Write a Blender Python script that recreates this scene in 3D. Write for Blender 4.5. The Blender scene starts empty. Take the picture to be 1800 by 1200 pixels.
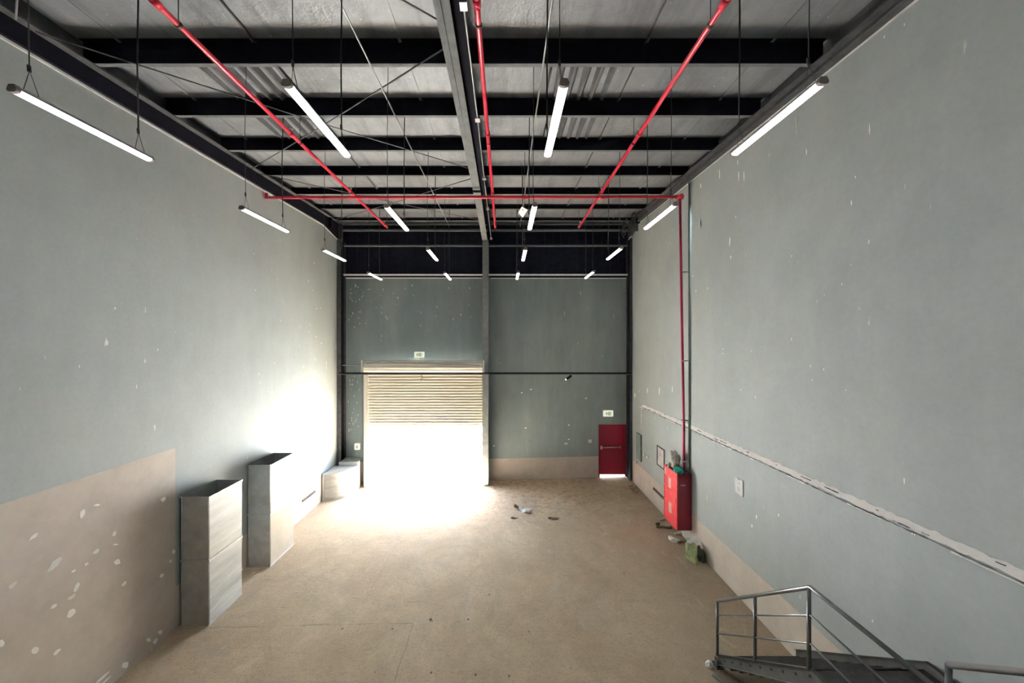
import bpy, bmesh, math, random
from mathutils import Vector, Matrix, noise
S = bpy.context.scene
COL = S.collection
random.seed(7)
# ------------------------------------------------------------------ camera, world, sun, exposure
CZ = 5.52                      # eye height above the middle of the floor
F = 650.0                      # focal length in pixels of the 1800 wide frame
cd = bpy.data.cameras.new('camera'); cam = bpy.data.objects.new('camera', cd); COL.objects.link(cam)
cam.location = (0, 0, CZ); cam.rotation_euler = (math.pi/2, 0, 0)
cd.sensor_width = 36; cd.lens = F/1800*36; cd.shift_x = 13/1800; cd.clip_start = .05; cd.clip_end = 300
S.camera = cam
S.view_settings.view_transform = 'Standard'; S.view_settings.look = 'None'
S.view_settings.gamma = 1; S.view_settings.use_curve_mapping = False
S.view_settings.exposure = 0.97
SUN = 235; SKY = 28; TUBE = 6.5
w = bpy.data.worlds.new('sky'); S.world = w; w.use_nodes = True
wn = w.node_tree.nodes; bg = wn['Background']
sky = wn.new('ShaderNodeTexSky'); sky.sky_type = 'NISHITA'; sky.sun_disc = False
sky.sun_elevation = math.radians(60); sky.sun_rotation = math.radians(0); sky.air_density = 1.2; sky.dust_density = 3
w.node_tree.links.new(sky.outputs[0], bg.inputs[0]); bg.inputs[1].default_value = SKY/10
sd = bpy.data.lights.new('sun', 'SUN'); sd.energy = SUN; sd.angle = math.radians(.6); sd.color = (.86, .94, 1)
so = bpy.data.objects.new('sun', sd); COL.objects.link(so)
so.location = (0, 30, 30)
so.rotation_euler = Vector((.16, -1.1, -1.8)).to_track_quat('-Z', 'Y').to_euler()
pd = bpy.data.lights.new('doorway_sky_portal', 'AREA'); pd.shape = 'RECTANGLE'; pd.size = 4.5; pd.size_y = 2.4
pd.cycles.is_portal = True
po = bpy.data.objects.new('doorway_sky_portal', pd); COL.objects.link(po)
po.location = (-3.07, 15.15, 1.1); po.rotation_euler = (-math.pi/2, 0, 0)

# ------------------------------------------------------------------ helpers
XL, XR, YB, YR = -6.5, 4.95, 14.8, -3.2      # left wall, right wall, back wall, wall behind the camera
FS = .0245                                   # the floor falls a little to the left
def fz(x): return FS*x
def P(px, py, Y): return Vector(((px-887)*Y/F, Y, (600-py)*Y/F+CZ))
def PL(px, py, e=.004): Y = -XL*F/(887-px); p = P(px, py, Y); p.x += e; return p
def PR(px, py, e=.004): Y = XR*F/(px-887); p = P(px, py, Y); p.x -= e; return p
def PB(px, py, e=.004): p = P(px, py, YB); p.y -= e; return p
def Hz(h): return h+CZ                       # height given from eye level

def obj(name, bm, mat, parent=None, smooth=False, kind=None):
    me = bpy.data.meshes.new(name)
    bmesh.ops.recalc_face_normals(bm, faces=bm.faces)
    bm.to_mesh(me); bm.free()
    for m in (mat if isinstance(mat, (list, tuple)) else [mat]): me.materials.append(m)
    if smooth:
        for p in me.polygons: p.use_smooth = True
    o = bpy.data.objects.new(name, me); COL.objects.link(o)
    if parent is not None:
        o.parent = parent; o.matrix_parent_inverse = Matrix.Translation(parent.location).inverted() if parent.parent is None else Matrix.Identity(4)
    if kind: o['kind'] = kind
    return o
def bmnew(): return bmesh.new()
def box(bm, x0, x1, y0, y1, z0, z1, mi=0):
    vs = [bm.verts.new((x, y, z)) for x in (x0, x1) for y in (y0, y1) for z in (z0, z1)]
    for q in ((0,1,3,2),(4,6,7,5),(0,4,5,1),(2,3,7,6),(0,2,6,4),(1,5,7,3)):
        f = bm.faces.new([vs[i] for i in q]); f.material_index = mi
    return vs
def quadprism(bm, pts, d, mi=0):
    """polygon pts extruded by vector d"""
    d = Vector(d); a = [bm.verts.new(p) for p in pts]; b = [bm.verts.new(Vector(p)+d) for p in pts]
    n = len(pts); fs = [bm.faces.new(a), bm.faces.new(b[::-1])]
    for i in range(n): fs.append(bm.faces.new((a[i], b[i], b[(i+1) % n], a[(i+1) % n])))
    for f in fs: f.material_index = mi
def tube(bm, pts, r, seg=10, mi=0, caps=True):
    pts = [Vector(p) for p in pts]
    rings = []
    up = None
    for i, p in enumerate(pts):
        if i == 0: t = pts[1]-pts[0]
        elif i == len(pts)-1: t = pts[-1]-pts[-2]
        else: t = (pts[i+1]-p).normalized()+(p-pts[i-1]).normalized()
        t.normalize()
        if up is None:
            up = Vector((0, 0, 1)) if abs(t.z) < .9 else Vector((0, 1, 0))
        a = t.cross(up).normalized(); b = a.cross(t).normalized(); up = b
        k = 1.0
        if 0 < i < len(pts)-1:
            c = (pts[i+1]-p).normalized().dot((p-pts[i-1]).normalized()); k = 1/max(.5, math.sqrt((1+c)/2))
        rings.append([bm.verts.new(p+(a*math.cos(2*math.pi*j/seg)+b*math.sin(2*math.pi*j/seg))*r*(1 if k == 1 else (k+1)/2)) for j in range(seg)])
    for R0, R1 in zip(rings, rings[1:]):
        for j in range(seg):
            f = bm.faces.new((R0[j], R0[(j+1) % seg], R1[(j+1) % seg], R1[j])); f.material_index = mi; f.smooth = True
    if caps:
        for R in (rings[0], rings[-1][::-1]): f = bm.faces.new(R); f.material_index = mi
def bar(bm, a, b, w_, h_, mi=0):
    """rectangular bar from a to b, w_ wide sideways, h_ deep"""
    a = Vector(a); b = Vector(b); t = (b-a).normalized()
    up = Vector((0,0,1)) if abs(t.z) < .95 else Vector((0,1,0))
    s = t.cross(up).normalized(); u = s.cross(t).normalized()
    quadprism(bm, [a-s*w_/2-u*h_/2, a+s*w_/2-u*h_/2, a+s*w_/2+u*h_/2, a-s*w_/2+u*h_/2], b-a, mi)
def empty(name, loc): o = bpy.data.objects.new(name, None); COL.objects.link(o); o.location = loc; o.empty_display_size = .1; return o
def tag(o, label, cat, group=None, kind=None):
    o['label'] = label; o['category'] = cat
    if group: o['group'] = group
    if kind: o['kind'] = kind
    return o
def struct(name, bm, mat, parent=None, smooth=False): return obj(name, bm, mat, parent, smooth, 'structure' if parent is None else None)
def blob(bm, c, r, amp, seed, sub=3, scale=(1,1,1), f=2.2, mi=0):
    vs = bmesh.ops.create_icosphere(bm, subdivisions=sub, radius=1)['verts']
    for v in vs:
        d = v.co.normalized(); n = noise.noise(d*f+Vector((seed*3.1, seed, 0)))+.5*noise.noise(d*f*2.7+Vector((seed, 0, 5)))
        m = r*(1+amp*n); v.co = Vector((d.x*scale[0]*m, d.y*scale[1]*m, d.z*scale[2]*m))+Vector(c)
    for fa in {f_ for v in vs for f_ in v.link_faces}: fa.material_index = mi
def ragged(bm, cx, cy, L, W, ang, proj, n=9, mi=0, z0=0, th=.004):
    """irregular flake traced around (cx,cy) in picture pixels and dropped on a wall by proj"""
    a = math.radians(ang); pts = []
    for i in range(n):
        t = 2*math.pi*i/n; k = random.uniform(.7, 1.2)
        u, v = L*math.cos(t)*k, W*math.sin(t)*k
        pts.append(proj(cx+u*math.cos(a)+v*math.sin(a), cy-u*math.sin(a)+v*math.cos(a)))
    f = bm.faces.new([bm.verts.new(p) for p in pts]); f.material_index = mi

# ------------------------------------------------------------------ materials
class N:
    def __init__(s, name, rough=.6, metal=0.0):
        s.m = bpy.data.materials.new(name); s.m.use_nodes = True; s.t = s.m.node_tree; s.n = s.t.nodes
        s.b = s.n['Principled BSDF']; s.b.inputs['Roughness'].default_value = rough; s.b.inputs['Metallic'].default_value = metal
        s.geo = s.n.new('ShaderNodeNewGeometry').outputs['Position']
    def set(s, inp, v):
        if hasattr(v, 'is_output') or isinstance(v, bpy.types.NodeSocket): s.t.links.new(v, inp)
        else: inp.default_value = v
    def noise(s, scale, detail=4, rough=.6, stretch=None, dist=0):
        t = s.n.new('ShaderNodeTexNoise'); t.inputs['Scale'].default_value = scale; t.inputs['Detail'].default_value = detail
        t.inputs['Roughness'].default_value = rough; t.inputs['Distortion'].default_value = dist
        v = s.geo
        if stretch:
            mp = s.n.new('ShaderNodeMapping'); mp.inputs['Scale'].default_value = stretch; s.t.links.new(v, mp.inputs['Vector']); v = mp.outputs[0]
        s.t.links.new(v, t.inputs['Vector']); return t.outputs['Fac']
    def ramp(s, fac, stops):
        r = s.n.new('ShaderNodeValToRGB'); e = r.color_ramp.elements
        while len(e) < len(stops): e.new(.5)
        for i, (p, c) in enumerate(stops):
            e[i].position = p; e[i].color = (c, c, c, 1) if isinstance(c, (int, float)) else (*c, 1)
        s.t.links.new(fac, r.inputs[0]); return r.outputs[0]
    def mix(s, fac, a, b, mode='MIX'):
        m = s.n.new('ShaderNodeMix'); m.data_type = 'RGBA'; m.blend_type = mode
        s.set(m.inputs[0], fac)
        for i, v in ((6, a), (7, b)):
            s.set(m.inputs[i], v if isinstance(v, bpy.types.NodeSocket) else (*v, 1))
        return m.outputs[2]
    def math(s, op, a, b=0.0):
        m = s.n.new('ShaderNodeMath'); m.operation = op; s.set(m.inputs[0], a); s.set(m.inputs[1], b); return m.outputs[0]
    def xyz(s):
        x = s.n.new('ShaderNodeSeparateXYZ'); s.t.links.new(s.geo, x.inputs[0]); return x.outputs
    def col(s, v): s.set(s.b.inputs['Base Color'], v if isinstance(v, bpy.types.NodeSocket) else (*v, 1)); return s
    def bump(s, fac, st=.3, d=.02):
        b = s.n.new('ShaderNodeBump'); b.inputs['Strength'].default_value = st; b.inputs['Distance'].default_value = d
        s.t.links.new(fac, b.inputs['Height']); s.t.links.new(b.outputs[0], s.b.inputs['Normal']); return s
    def emit(s, c, k): s.b.inputs['Emission Color'].default_value = (*c, 1); s.b.inputs['Emission Strength'].default_value = k; return s
def plain(name, c, rough=.6, metal=0.0, var=.25, sc=6, spec=.5):
    q = N(name, rough, metal); q.b.inputs['Specular IOR Level'].default_value = spec; f = q.noise(sc, 5)
    d = tuple(v*(1-var) for v in c); l = tuple(min(1, v*(1+var)) for v in c)
    q.col(q.ramp(f, [(.3, d), (.7, l)])); q.bump(f, .08, .01); return q.m

TEAL = (.37, .412, .42); BEIGE = (.58, .515, .455)
def wallmat(name, mode, teal=TEAL):
    q = N(name, .62)
    q.b.inputs['Specular IOR Level'].default_value = .35
    big = q.noise(.35, 5, .65); st = q.noise(1.3, 5, .7, (1, 1, .18)); fine = q.noise(14, 6, .7)
    base = q.mix(q.ramp(big, [(.35, 0), (.65, 1)]), tuple(c*.88 for c in teal), tuple(c*1.1 for c in teal))
    base = q.mix(q.ramp(st, [(.42, 0), (.75, .35)]), base, (.46, .50, .485))
    base = q.mix(q.ramp(fine, [(.35, .12), (.65, 0)]), base, (.15, .18, .18))
    # small chips that show the white plaster below
    ch = q.noise(9, 2, .5, (1, 1, .35)); ar = q.noise(.5, 2, .5)
    chips = q.math('MULTIPLY', q.ramp(ch, [(.735, 0), (.75, 1)]), q.ramp(ar, [(.5, 0), (.6, .8)]))
    base = q.mix(chips, base, (.75, .77, .74))
    x, y, z = q.xyz()
    hgt = q.math('SUBTRACT', z, q.math('MULTIPLY', x, FS))
    wob = q.math('MULTIPLY', q.math('SUBTRACT', q.noise(6, 3), .5), .03)
    dado = q.math('LESS_THAN', q.math('ADD', hgt, wob), .84)
    sm = q.noise(2.2, 5, .7)
    bei = q.mix(q.ramp(sm, [(.3, 0), (.7, 1)]), tuple(c*.86 for c in BEIGE), tuple(min(1, c*1.07) for c in BEIGE))
    if mode == 'left':
        wob2 = q.math('MULTIPLY', q.math('SUBTRACT', q.noise(5, 3), .5), .02)
        ptch = q.math('MULTIPLY', q.math('LESS_THAN', q.math('ADD', y, wob2), 7.3), q.math('LESS_THAN', q.math('ADD', z, wob2), 3.42))
        dado = q.math('MAXIMUM', dado, ptch)
    base = q.mix(dado, base, bei)
    q.col(base); q.bump(fine, .12, .01)
    return q.m
M = {}
M['wall_left'] = wallmat('painted_plaster_left', 'left')
M['wall_right'] = wallmat('painted_plaster_right', 'right')
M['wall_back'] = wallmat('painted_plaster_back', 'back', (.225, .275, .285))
q = N('white_plaster', .8); f = q.noise(12, 6, .7); q.col(q.ramp(f, [(.3, (.88, .87, .84)), (.6, (.96, .95, .92))])); q.bump(f, .1, .01); M['plaster'] = q.m
M['gap'] = plain('dark_gap', (.05, .05, .05), .9)
# concrete floor
q = N('concrete_floor', .72); q.b.inputs['Specular IOR Level'].default_value = .15
a = q.noise(.45, 6, .7, None, .6); b = q.noise(2.3, 8, .75, None, .4); c = q.noise(24, 8, .7); d = q.noise(.9, 6, .8, (1, .45, 1), 1.2)
base = q.mix(q.ramp(a, [(.3, 0), (.7, 1)]), (.52, .395, .275), (.72, .575, .41))
base = q.mix(q.ramp(b, [(.38, .35), (.6, 0)]), base, (.40, .325, .245))
base = q.mix(q.ramp(d, [(.55, 0), (.72, .5)]), base, (.66, .59, .49))
base = q.mix(q.ramp(c, [(.3, .5), (.48, 0)]), base, (.20, .165, .13))
x, y, z = q.xyz()
def line(v, at, wd, wobble):
    k = q.math('ABSOLUTE', q.math('SUBTRACT', q.math('ADD', v, wobble), at)); return q.ramp(k, [(0, 1), (wd, 0)])
wb = q.math('MULTIPLY', q.math('SUBTRACT', q.noise(1.8, 4, .7), .5), .10)
l1 = q.math('MULTIPLY', line(y, 7.32, .022, wb), q.math('LESS_THAN', x, -1.78))
l2 = q.math('MULTIPLY', line(x, -1.80, .02, wb), q.math('LESS_THAN', y, 7.32))
l3 = q.math('MULTIPLY', line(x, -3.0, .02, wb), q.math('GREATER_THAN', y, 7.32))
l4 = line(x, -.35, .018, wb)
brk = q.ramp(q.noise(1.4, 4), [(.42, .15), (.55, .9)])
ln = q.math('MULTIPLY', q.math('MAXIMUM', q.math('MAXIMUM', l1, l2), q.math('MULTIPLY', l3, .5)), brk)
base = q.mix(q.math('MULTIPLY', ln, .55), base, (.17, .13, .095))
# floor darkens unevenly towards the right wall
gx = q.ramp(q.math('SUBTRACT', x, q.math('MULTIPLY', q.math('SUBTRACT', b, .5), 3.5)), [(.0, 0), (1, 1)])
gr = q.n.new('ShaderNodeMapRange'); q.t.links.new(q.math('ADD', x, q.math('MULTIPLY', q.math('SUBTRACT', b, .5), 6)), gr.inputs[0])
gr.inputs[1].default_value = 2.3; gr.inputs[2].default_value = 5.2
base = q.mix(q.math('MULTIPLY', gr.outputs[0], .45), base, (.25, .20, .155))
sc = q.noise(3.5, 7, .8, (.35, 1.6, 1), 1.5)
base = q.mix(q.ramp(sc, [(.60, 0), (.66, .4)]), base, (.25, .20, .15))
# rubble dust fanning in by the doorway
dw = q.n.new('ShaderNodeMapRange'); q.t.links.new(y, dw.inputs[0]); dw.inputs[1].default_value = 10.2; dw.inputs[2].default_value = 12.6
dd = q.math('MULTIPLY', q.math('MULTIPLY', dw.outputs[0], q.ramp(q.noise(5, 8, .8), [(.5, 0), (.58, .8)])), q.math('GREATER_THAN', x, -2.5))
base = q.mix(dd, base, (.40, .27, .17))
q.col(base); q.bump(q.math('ADD', c, q.math('MULTIPLY', sc, 2.0)), .35, .012)
base2 = q.mix(q.ramp(q.noise(.8, 9, .82, None, 1.0), [(.36, .35), (.50, 0)]), base, (.38, .30, .215))
base2 = q.mix(q.ramp(q.noise(1.7, 9, .85, (1, .6, 1), 2.0), [(.56, 0), (.64, .5)]), base2, (.74, .64, .50))
base2 = q.mix(q.ramp(q.noise(7, 9, .85, (.5, 1.6, 1), 2.5), [(.62, 0), (.67, .5)]), base2, (.24, .18, .125))
q.col(base2)
q.set(q.b.inputs['Roughness'], q.ramp(b, [(.3, .8), (.7, .95)])); M['floor'] = q.m
# foil faced roof insulation
q = N('roof_insulation', .5, .2); a = q.noise(.8, 5, .7); b = q.noise(1.6, 5, .6, (2.2, .25, 1)); c = q.noise(5, 6, .7)
base = q.mix(q.ramp(a, [(.3, 0), (.7, 1)]), (.145, .155, .175), (.25, .265, .29))
base = q.mix(q.ramp(b, [(.5, 0), (.62, .45)]), base, (.10, .105, .115))
base = q.mix(q.ramp(q.noise(26, 2, .4), [(.755, 0), (.77, 1)]), base, (.8, .8, .8))
q.col(base); q.bump(q.math('ADD', b, c), .35, .05); M['roof'] = q.m
M['corrug'] = plain('corrugated_roof_metal', (.09, .092, .10), .5, .2)
M['beam'] = plain('dark_painted_steel', (.010, .010, .016), .85, 0, .3, spec=.08)
M['web'] = plain('grey_black_steel', (.065, .067, .072), .8, 0, .3, spec=.12)
M['flange'] = plain('grey_primer_steel', (.13, .14, .145), .7, 0, .15, spec=.15)
M['cap'] = plain('pale_cap', (.86, .88, .88), .6, 0, .1)
M['clad'] = plain('navy_cladding', (.014, .015, .028), .8, 0, .25, spec=.12)
M['red_pipe'] = plain('red_pipe_paint', (.75, .04, .08), .3, 0, .12)
M['wire'] = plain('thin_cable', (.03, .03, .03), .6)
M['wire2'] = plain('dark_grey_rod', (.13, .13, .135), .6)
M['conduit'] = plain('galvanised_conduit', (.34, .35, .35), .4, .4, .12)
q = N('tube_diffuser', .4).col((.95, .95, .93)).emit((.93, .98, 1), TUBE); M['tube'] = q.m
M['housing'] = plain('grey_light_housing', (.50, .49, .48), .5)
M['endcap'] = plain('brown_grey_end_cap', (.30, .25, .235), .6)
q = N('galvanised_sheet', .38, .75); a = q.noise(3, 6, .7); b = q.noise(40, 3, .5)
q.col(q.mix(q.ramp(a, [(.3, 0), (.7, 1)]), (.50, .51, .52), (.74, .75, .75))); q.bump(q.math('ADD', a, q.math('MULTIPLY', b, .3)), .15, .01); M['galv'] = q.m
q = N('foil_wrap', .5, .15); a = q.noise(7, 8, .8, (1, 1, .6), 1.5); q.col(q.ramp(a, [(.42, (.34, .31, .27)), (.5, (.42, .38, .33)), (.53, (.80, .78, .74)), (.57, (.40, .37, .32))])); q.bump(a, .9, .03); M['foil'] = q.m
q = N('ribbed_duct_face', .6, .2); a = q.noise(1.0, 5, .7, (1, .8, 7), .3); q.col(q.ramp(a, [(.35, (.36, .37, .36)), (.5, (.47, .47, .46)), (.62, (.56, .56, .53))])); q.bump(a, .25, .01); M['ribbed'] = q.m
q = N('shutter_cream', .5); a = q.noise(2, 4); q.col(q.ramp(a, [(.3, (.80, .74, .63)), (.7, (.88, .83, .73))])); M['shutter'] = q.m
q = N('red_door_paint', .35); a = q.noise(1.2, 3); q.col(q.ramp(a, [(.3, (.22, .008, .026)), (.7, (.29, .011, .034))])); M['red_door'] = q.m
q = N('red_cabinet_paint', .4); a = q.noise(7, 7, .75); q.col(q.ramp(a, [(.45, (.70, .03, .045)), (.60, (.80, .07, .08)), (.68, (.88, .32, .30))])); M['red_cab'] = q.m
M['chrome'] = plain('brushed_steel', (.72, .70, .70), .3, .8, .08)
M['white'] = plain('white_plastic', (.82, .82, .78), .5, 0, .06)
M['cream'] = N('lit_cream_sign_face', .5).col((.84, .86, .72)).emit((.84, .88, .70), .35).m
M['lampface'] = N('lit_cream_lamp_face', .5).col((.9, .86, .70)).emit((1, .93, .72), .8).m
M['green'] = plain('sign_green', (.42, .47, .14), .6)
M['grey_mark'] = plain('sign_grey', (.33, .36, .25), .6)
M['teal'] = plain('teal_plastic_bag', (.02, .42, .32), .35, 0, .45, 14)
M['navy'] = plain('navy_cloth', (.012, .02, .10), .7, 0, .4)
M['dirtywhite'] = plain('dirty_white_bag', (.50, .49, .43), .6, 0, .4, 18)
M['lime'] = plain('lime_carton', (.48, .54, .27), .6, 0, .45, 9)
M['darkbag'] = plain('dark_bag', (.07, .08, .055), .5, 0, .5, 10)
M['wood'] = plain('scrap_wood', (.24, .16, .10), .8, 0, .4)
M['rubble'] = plain('rubble', (.42, .36, .29), .9, 0, .45)
M['stair'] = plain('dark_stair_steel', (.085, .088, .09), .38, .35, .25)
M['rail'] = plain('grey_rail_steel', (.15, .155, .16), .32, .5, .2)
M['tread'] = plain('stair_tread_plate', (.055, .05, .048), .55, .2, .4, 12)
M['panel_green'] = plain('grey_green_panel', (.16, .215, .20), .5)
M['orange'] = plain('orange_mark', (.75, .30, .06), .6)
M['outside'] = plain('sunlit_concrete_yard', (.45, .43, .40), .9, 0, .12, .7)
M['kerb'] = plain('kerb_yellow', (.70, .58, .25), .8, 0, .2)
M['kerbw'] = plain('kerb_white', (.70, .70, .68), .8, 0, .1)
M['sand'] = plain('sand', (.50, .38, .25), .95, 0, .3, 1.5)
M['paper'] = N('white_paper', .8).col((.96, .95, .94)).m
M['ink'] = plain('grey_ink', (.40, .38, .42), .8)

# ------------------------------------------------------------------ room shell
bm = bmnew()
quadprism(bm, [(XL-.25, YR, fz(XL-.25)), (XR+.25, YR, fz(XR+.25)), (XR+.25, YR, -.6), (XL-.25, YR, -.6)], (0, YB+.30-YR, 0))
struct('floor', bm, M['floor'])
# side walls: outline along y and z
WLT = [(YR, Hz(3.70)), (4.76, Hz(3.92)), (13.2, Hz(4.16)), (14.75, Hz(3.90)), (YB+.3, Hz(3.86))]
WRT = [(YR, Hz(3.88)), (4.43, Hz(4.09)), (13.6, Hz(4.35)), (14.9, Hz(4.0)), (YB+.3, Hz(3.97))]
bm = bmnew(); quadprism(bm, [(XL, YR, -.6)]+[(XL, y, z) for y, z in WLT]+[(XL, YB+.3, -.6)], (-.25, 0, 0))
zo = [(465,347,18,6,10),(395,390,24,14,55),(160,498,28,9,40),(547,484,16,10,60),(553,537,14,4,5),(460,570,18,9,35),(415,630,12,7,35),(352,663,12,6,30),
 (258,633,50,16,50),(562,620,20,15,50),(365,743,28,9,60),(595,724,18,9,50),(343,787,26,8,38),(57,732,28,10,45),(257,833,24,10,40),(338,870,28,16,45),
 (783,320,16,12,60),(775,687,13,8,50),(832,570,12,10,60),(816,617,9,6,60),(8,1010,18,14,50),(170,1045,24,16,50),(273,1050,22,9,45),(767,957,12,9,50),
 (713,993,12,10,50),(745,1000,16,9,50),(600,1115,20,17,50),(490,1175,45,6,42),(505,1190,40,4,42),(712,1075,30,6,65),(722,1060,26,4,75),(697,1085,22,5,60)]
for x_, y_, L, W, A in zo: ragged(bm, x_/2.728, 760+y_/2.728, L/2.728, W/2.728, A, PL, mi=1)
for k in range(26):   # pinholes and drips in the teal paint
    ragged(bm, random.uniform(440, 580), random.uniform(440, 700), random.uniform(.8, 2), .5, 90, PL, 6, mi=1)
struct('wall_left', bm, [M['wall_left'], M['plaster']])
bm = bmnew(); quadprism(bm, [(XR, YR, -.6)]+[(XR, y, z) for y, z in WRT]+[(XR, YB+.3, -.6)], (.25, 0, 0))
for x_, y0, y1 in [(1400,202,240),(1418,262,272),(1297,280,290),(1299,300,318),(1308,300,318),(1265,295,315),(1232,322,330),(1529,218,238),(1504,308,314),(1232,384,398),(1283,415,432),(1285,448,456),
                  (1162,350,356),(1232,385,400),(1590,40,46),(1555,62,68),(1138,682,692),(1159,680,696),(1182,678,690),(1116,690,700),(1497,352,362),(1590,838,852),(1640,1175,1182),(1534,1088,1094),(1604,935,940),(1608,934,942),(1330,905,912),(1322,920,928),(1369,902,908)]:
    ragged(bm, x_, (y0+y1)/2, (y1-y0)/2, .9, 90, PR, 8, mi=1)
for k in range(18): ragged(bm, random.uniform(1215, 1500), random.uniform(380, 700), random.uniform(1, 3), .6, 90, PR, 6, mi=1)
struct('wall_right', bm, [M['wall_right'], M['plaster']])
# back wall with the big doorway and the small door hole
OX0, OX1, OZ = -5.3, -.86, 3.85          # roller doorway
DX0, DX1, DZ = 3.76, 4.86, 2.20          # red door
BT = Hz(2.56)
bm = bmnew()
for x0, x1, z0, z1 in [(XL, OX0, -.6, BT), (OX0, OX1, 3.9, BT), (OX1, DX0, -.6, BT), (DX0, DX1, DZ, BT), (DX1, XR, -.6, BT)]:
    box(bm, x0, x1, YB, YB+.22, z0, z1)
box(bm, OX0, OX1, YB, YB+.22, OZ, 3.9)
box(bm, XL+.12, OX1+.1, YB-.02, YB+.01, BT-.05, BT, 2); box(bm, -.55, XR-.05, YB-.02, YB+.01, BT-.05, BT-.02, 2)
for k in range(60):
    ragged(bm, random.choice([random.uniform(612, 640), random.uniform(640, 840)]), random.uniform(500, 575), random.uniform(.6, 2.2), random.uniform(.4, .8), 90, PB, 6, mi=1)
for k in range(26): ragged(bm, random.uniform(610, 632), random.uniform(660, 760), random.uniform(.8, 2.5), .5, 90, PB, 6, mi=1)
for px, py in [(868,783),(917,690),(933,684),(1030,700),(1046,655),(1000,747),(924,752),(1000,772)]: ragged(bm, px, py, 2, 1, 20, PB, 7, mi=1)
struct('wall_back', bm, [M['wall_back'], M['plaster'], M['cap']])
# wall behind the camera
bm = bmnew(); box(bm, XL, XR, YR-.2, YR, -.6, Hz(4.6)); struct('wall_front', bm, M['wall_right'])
# navy cladding above the block wall
bm = bmnew(); box(bm, XL, XR, YB+.1, YB+.22, BT, Hz(4.75))
x = XL+.2
while x < XR: box(bm, x, x+.035, YB+.07, YB+.1, BT, Hz(4.7)); x += .33
struct('trim_1', bm, M['clad'])
# cladding strips on the side walls up to the roof
bm = bmnew(); quadprism(bm, [(XL, y, z) for y, z in WLT]+[(XL, YB+.3, Hz(4.75)), (XL, YR, Hz(4.6))], (-.06, 0, 0)); struct('trim_2', bm, M['web'])
bm = bmnew(); quadprism(bm, [(XR, y, z) for y, z in WRT]+[(XR, YB+.3, Hz(4.75)), (XR, YR, Hz(4.6))], (.06, 0, 0)); struct('trim_3', bm, M['web'])
# pale strip along the wall tops
bm = bmnew()
for (y0, z0), (y1, z1) in zip(WLT, WLT[1:]): bar(bm, (XL+.015, y0, z0), (XL+.015, y1, z1), .03, .035)
struct('trim_4', bm, M['cap'])
bm = bmnew()
for (y0, z0), (y1, z1) in zip(WRT, WRT[1:]): bar(bm, (XR-.01, y0, z0), (XR-.01, y1, z1), .02, .02)
struct('trim_5', bm, M['cap'])
# roof sheet
def rt(y): return Hz(4.55+.009*y)          # underside of the insulation
def rb(y): return Hz(4.06+.037*y)          # underside of the purlins
bm = bmnew()
HOLES = [(-5.05, -3.75, 5.9, 7.0), (-5.05, -3.75, 7.35, 8.35), (.75, 1.86, 5.9, 7.0), (.85, 1.86, 7.35, 8.35)]
quadprism(bm, [(XL-.06, YR, rt(YR)), (XL-.06, YB+.3, rt(YB+.3)), (XL-.06, YB+.3, rt(YB+.3)+.08), (XL-.06, YR, rt(YR)+.08)], (XR-XL+.12, 0, 0))
for xs in (-5.9, -3.85, -1.6, 2.18, 4.1):   # laps between the insulation rolls, running away from the camera
    bar(bm, (xs, YR, rt(YR)-.004), (xs, YB, rt(YB)-.004), .05, .02)
struct('ceiling', bm, M['roof'])
def part(name, bm, mat, par, **k): return obj(name, bm, mat, par, **k)
for i, (x0, x1, y0, y1) in enumerate(HOLES):
    bm = bmnew(); n = int((x1-x0)/.2)
    pts = []
    for k in range(n):
        a = x0+(x1-x0)*k/n; s = (x1-x0)/n
        pts += [(a, 0), (a+s*.25, .075), (a+s*.6, .075), (a+s*.8, 0)]
    pts.append((x1, 0))
    for (xa, ha), (xb, hb) in zip(pts, pts[1:]):
        bm.faces.new([bm.verts.new(p) for p in ((xa, y0, rt(y0)-.085+ha), (xb, y0, rt(y0)-.085+hb), (xb, y1, rt(y1)-.05+hb), (xa, y1, rt(y1)-.05+ha))])
    o = obj('bare_roof_panel', bm, M['corrug'])
    side = 'left' if x0 < 0 else 'right'
    tag(o, 'bare corrugated metal roof patch %s of the middle beam, %s' % (side, 'nearer one' if i % 2 == 0 else 'farther one'), 'roof panel', 'bare corrugated patches in the roof')
# ------------------------------------------------------------------ steel frame
ORD = ['nearest', 'second', 'third', 'fourth', 'fifth', 'sixth', 'seventh', 'eighth', 'ninth', 'tenth', 'eleventh']
pys = [5.68+1.386*i for i in range(-6, 7)]
vis = 0
for Y in pys:
    bm = bmnew(); zb, zt = rb(Y), rt(Y)
    box(bm, XL+.03, XR-.06, Y-.004, Y+.004, zb, zt)                         # web
    box(bm, XL+.03, XR-.06, Y, Y+.07, zb-.004, zb+.004, 1)                  # bottom flange
    box(bm, XL+.03, XR-.06, Y-.07, Y, zt-.012, zt-.004, 0)
    box(bm, XL+.03, XR-.06, Y+.066, Y+.07, zb, zb+.02, 1)
    o = obj('roof_purlin', bm, [M['beam'], M['flange']])
    if Y < 5: tag(o, 'black purlin overhead beyond the upper edge of the view', 'purlin', 'roof purlins')
    else:
        vis += 1; tag(o, 'black steel roof purlin spanning the hall, %s one counted from the camera' % ORD[vis-1], 'purlin', 'roof purlins')
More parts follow.
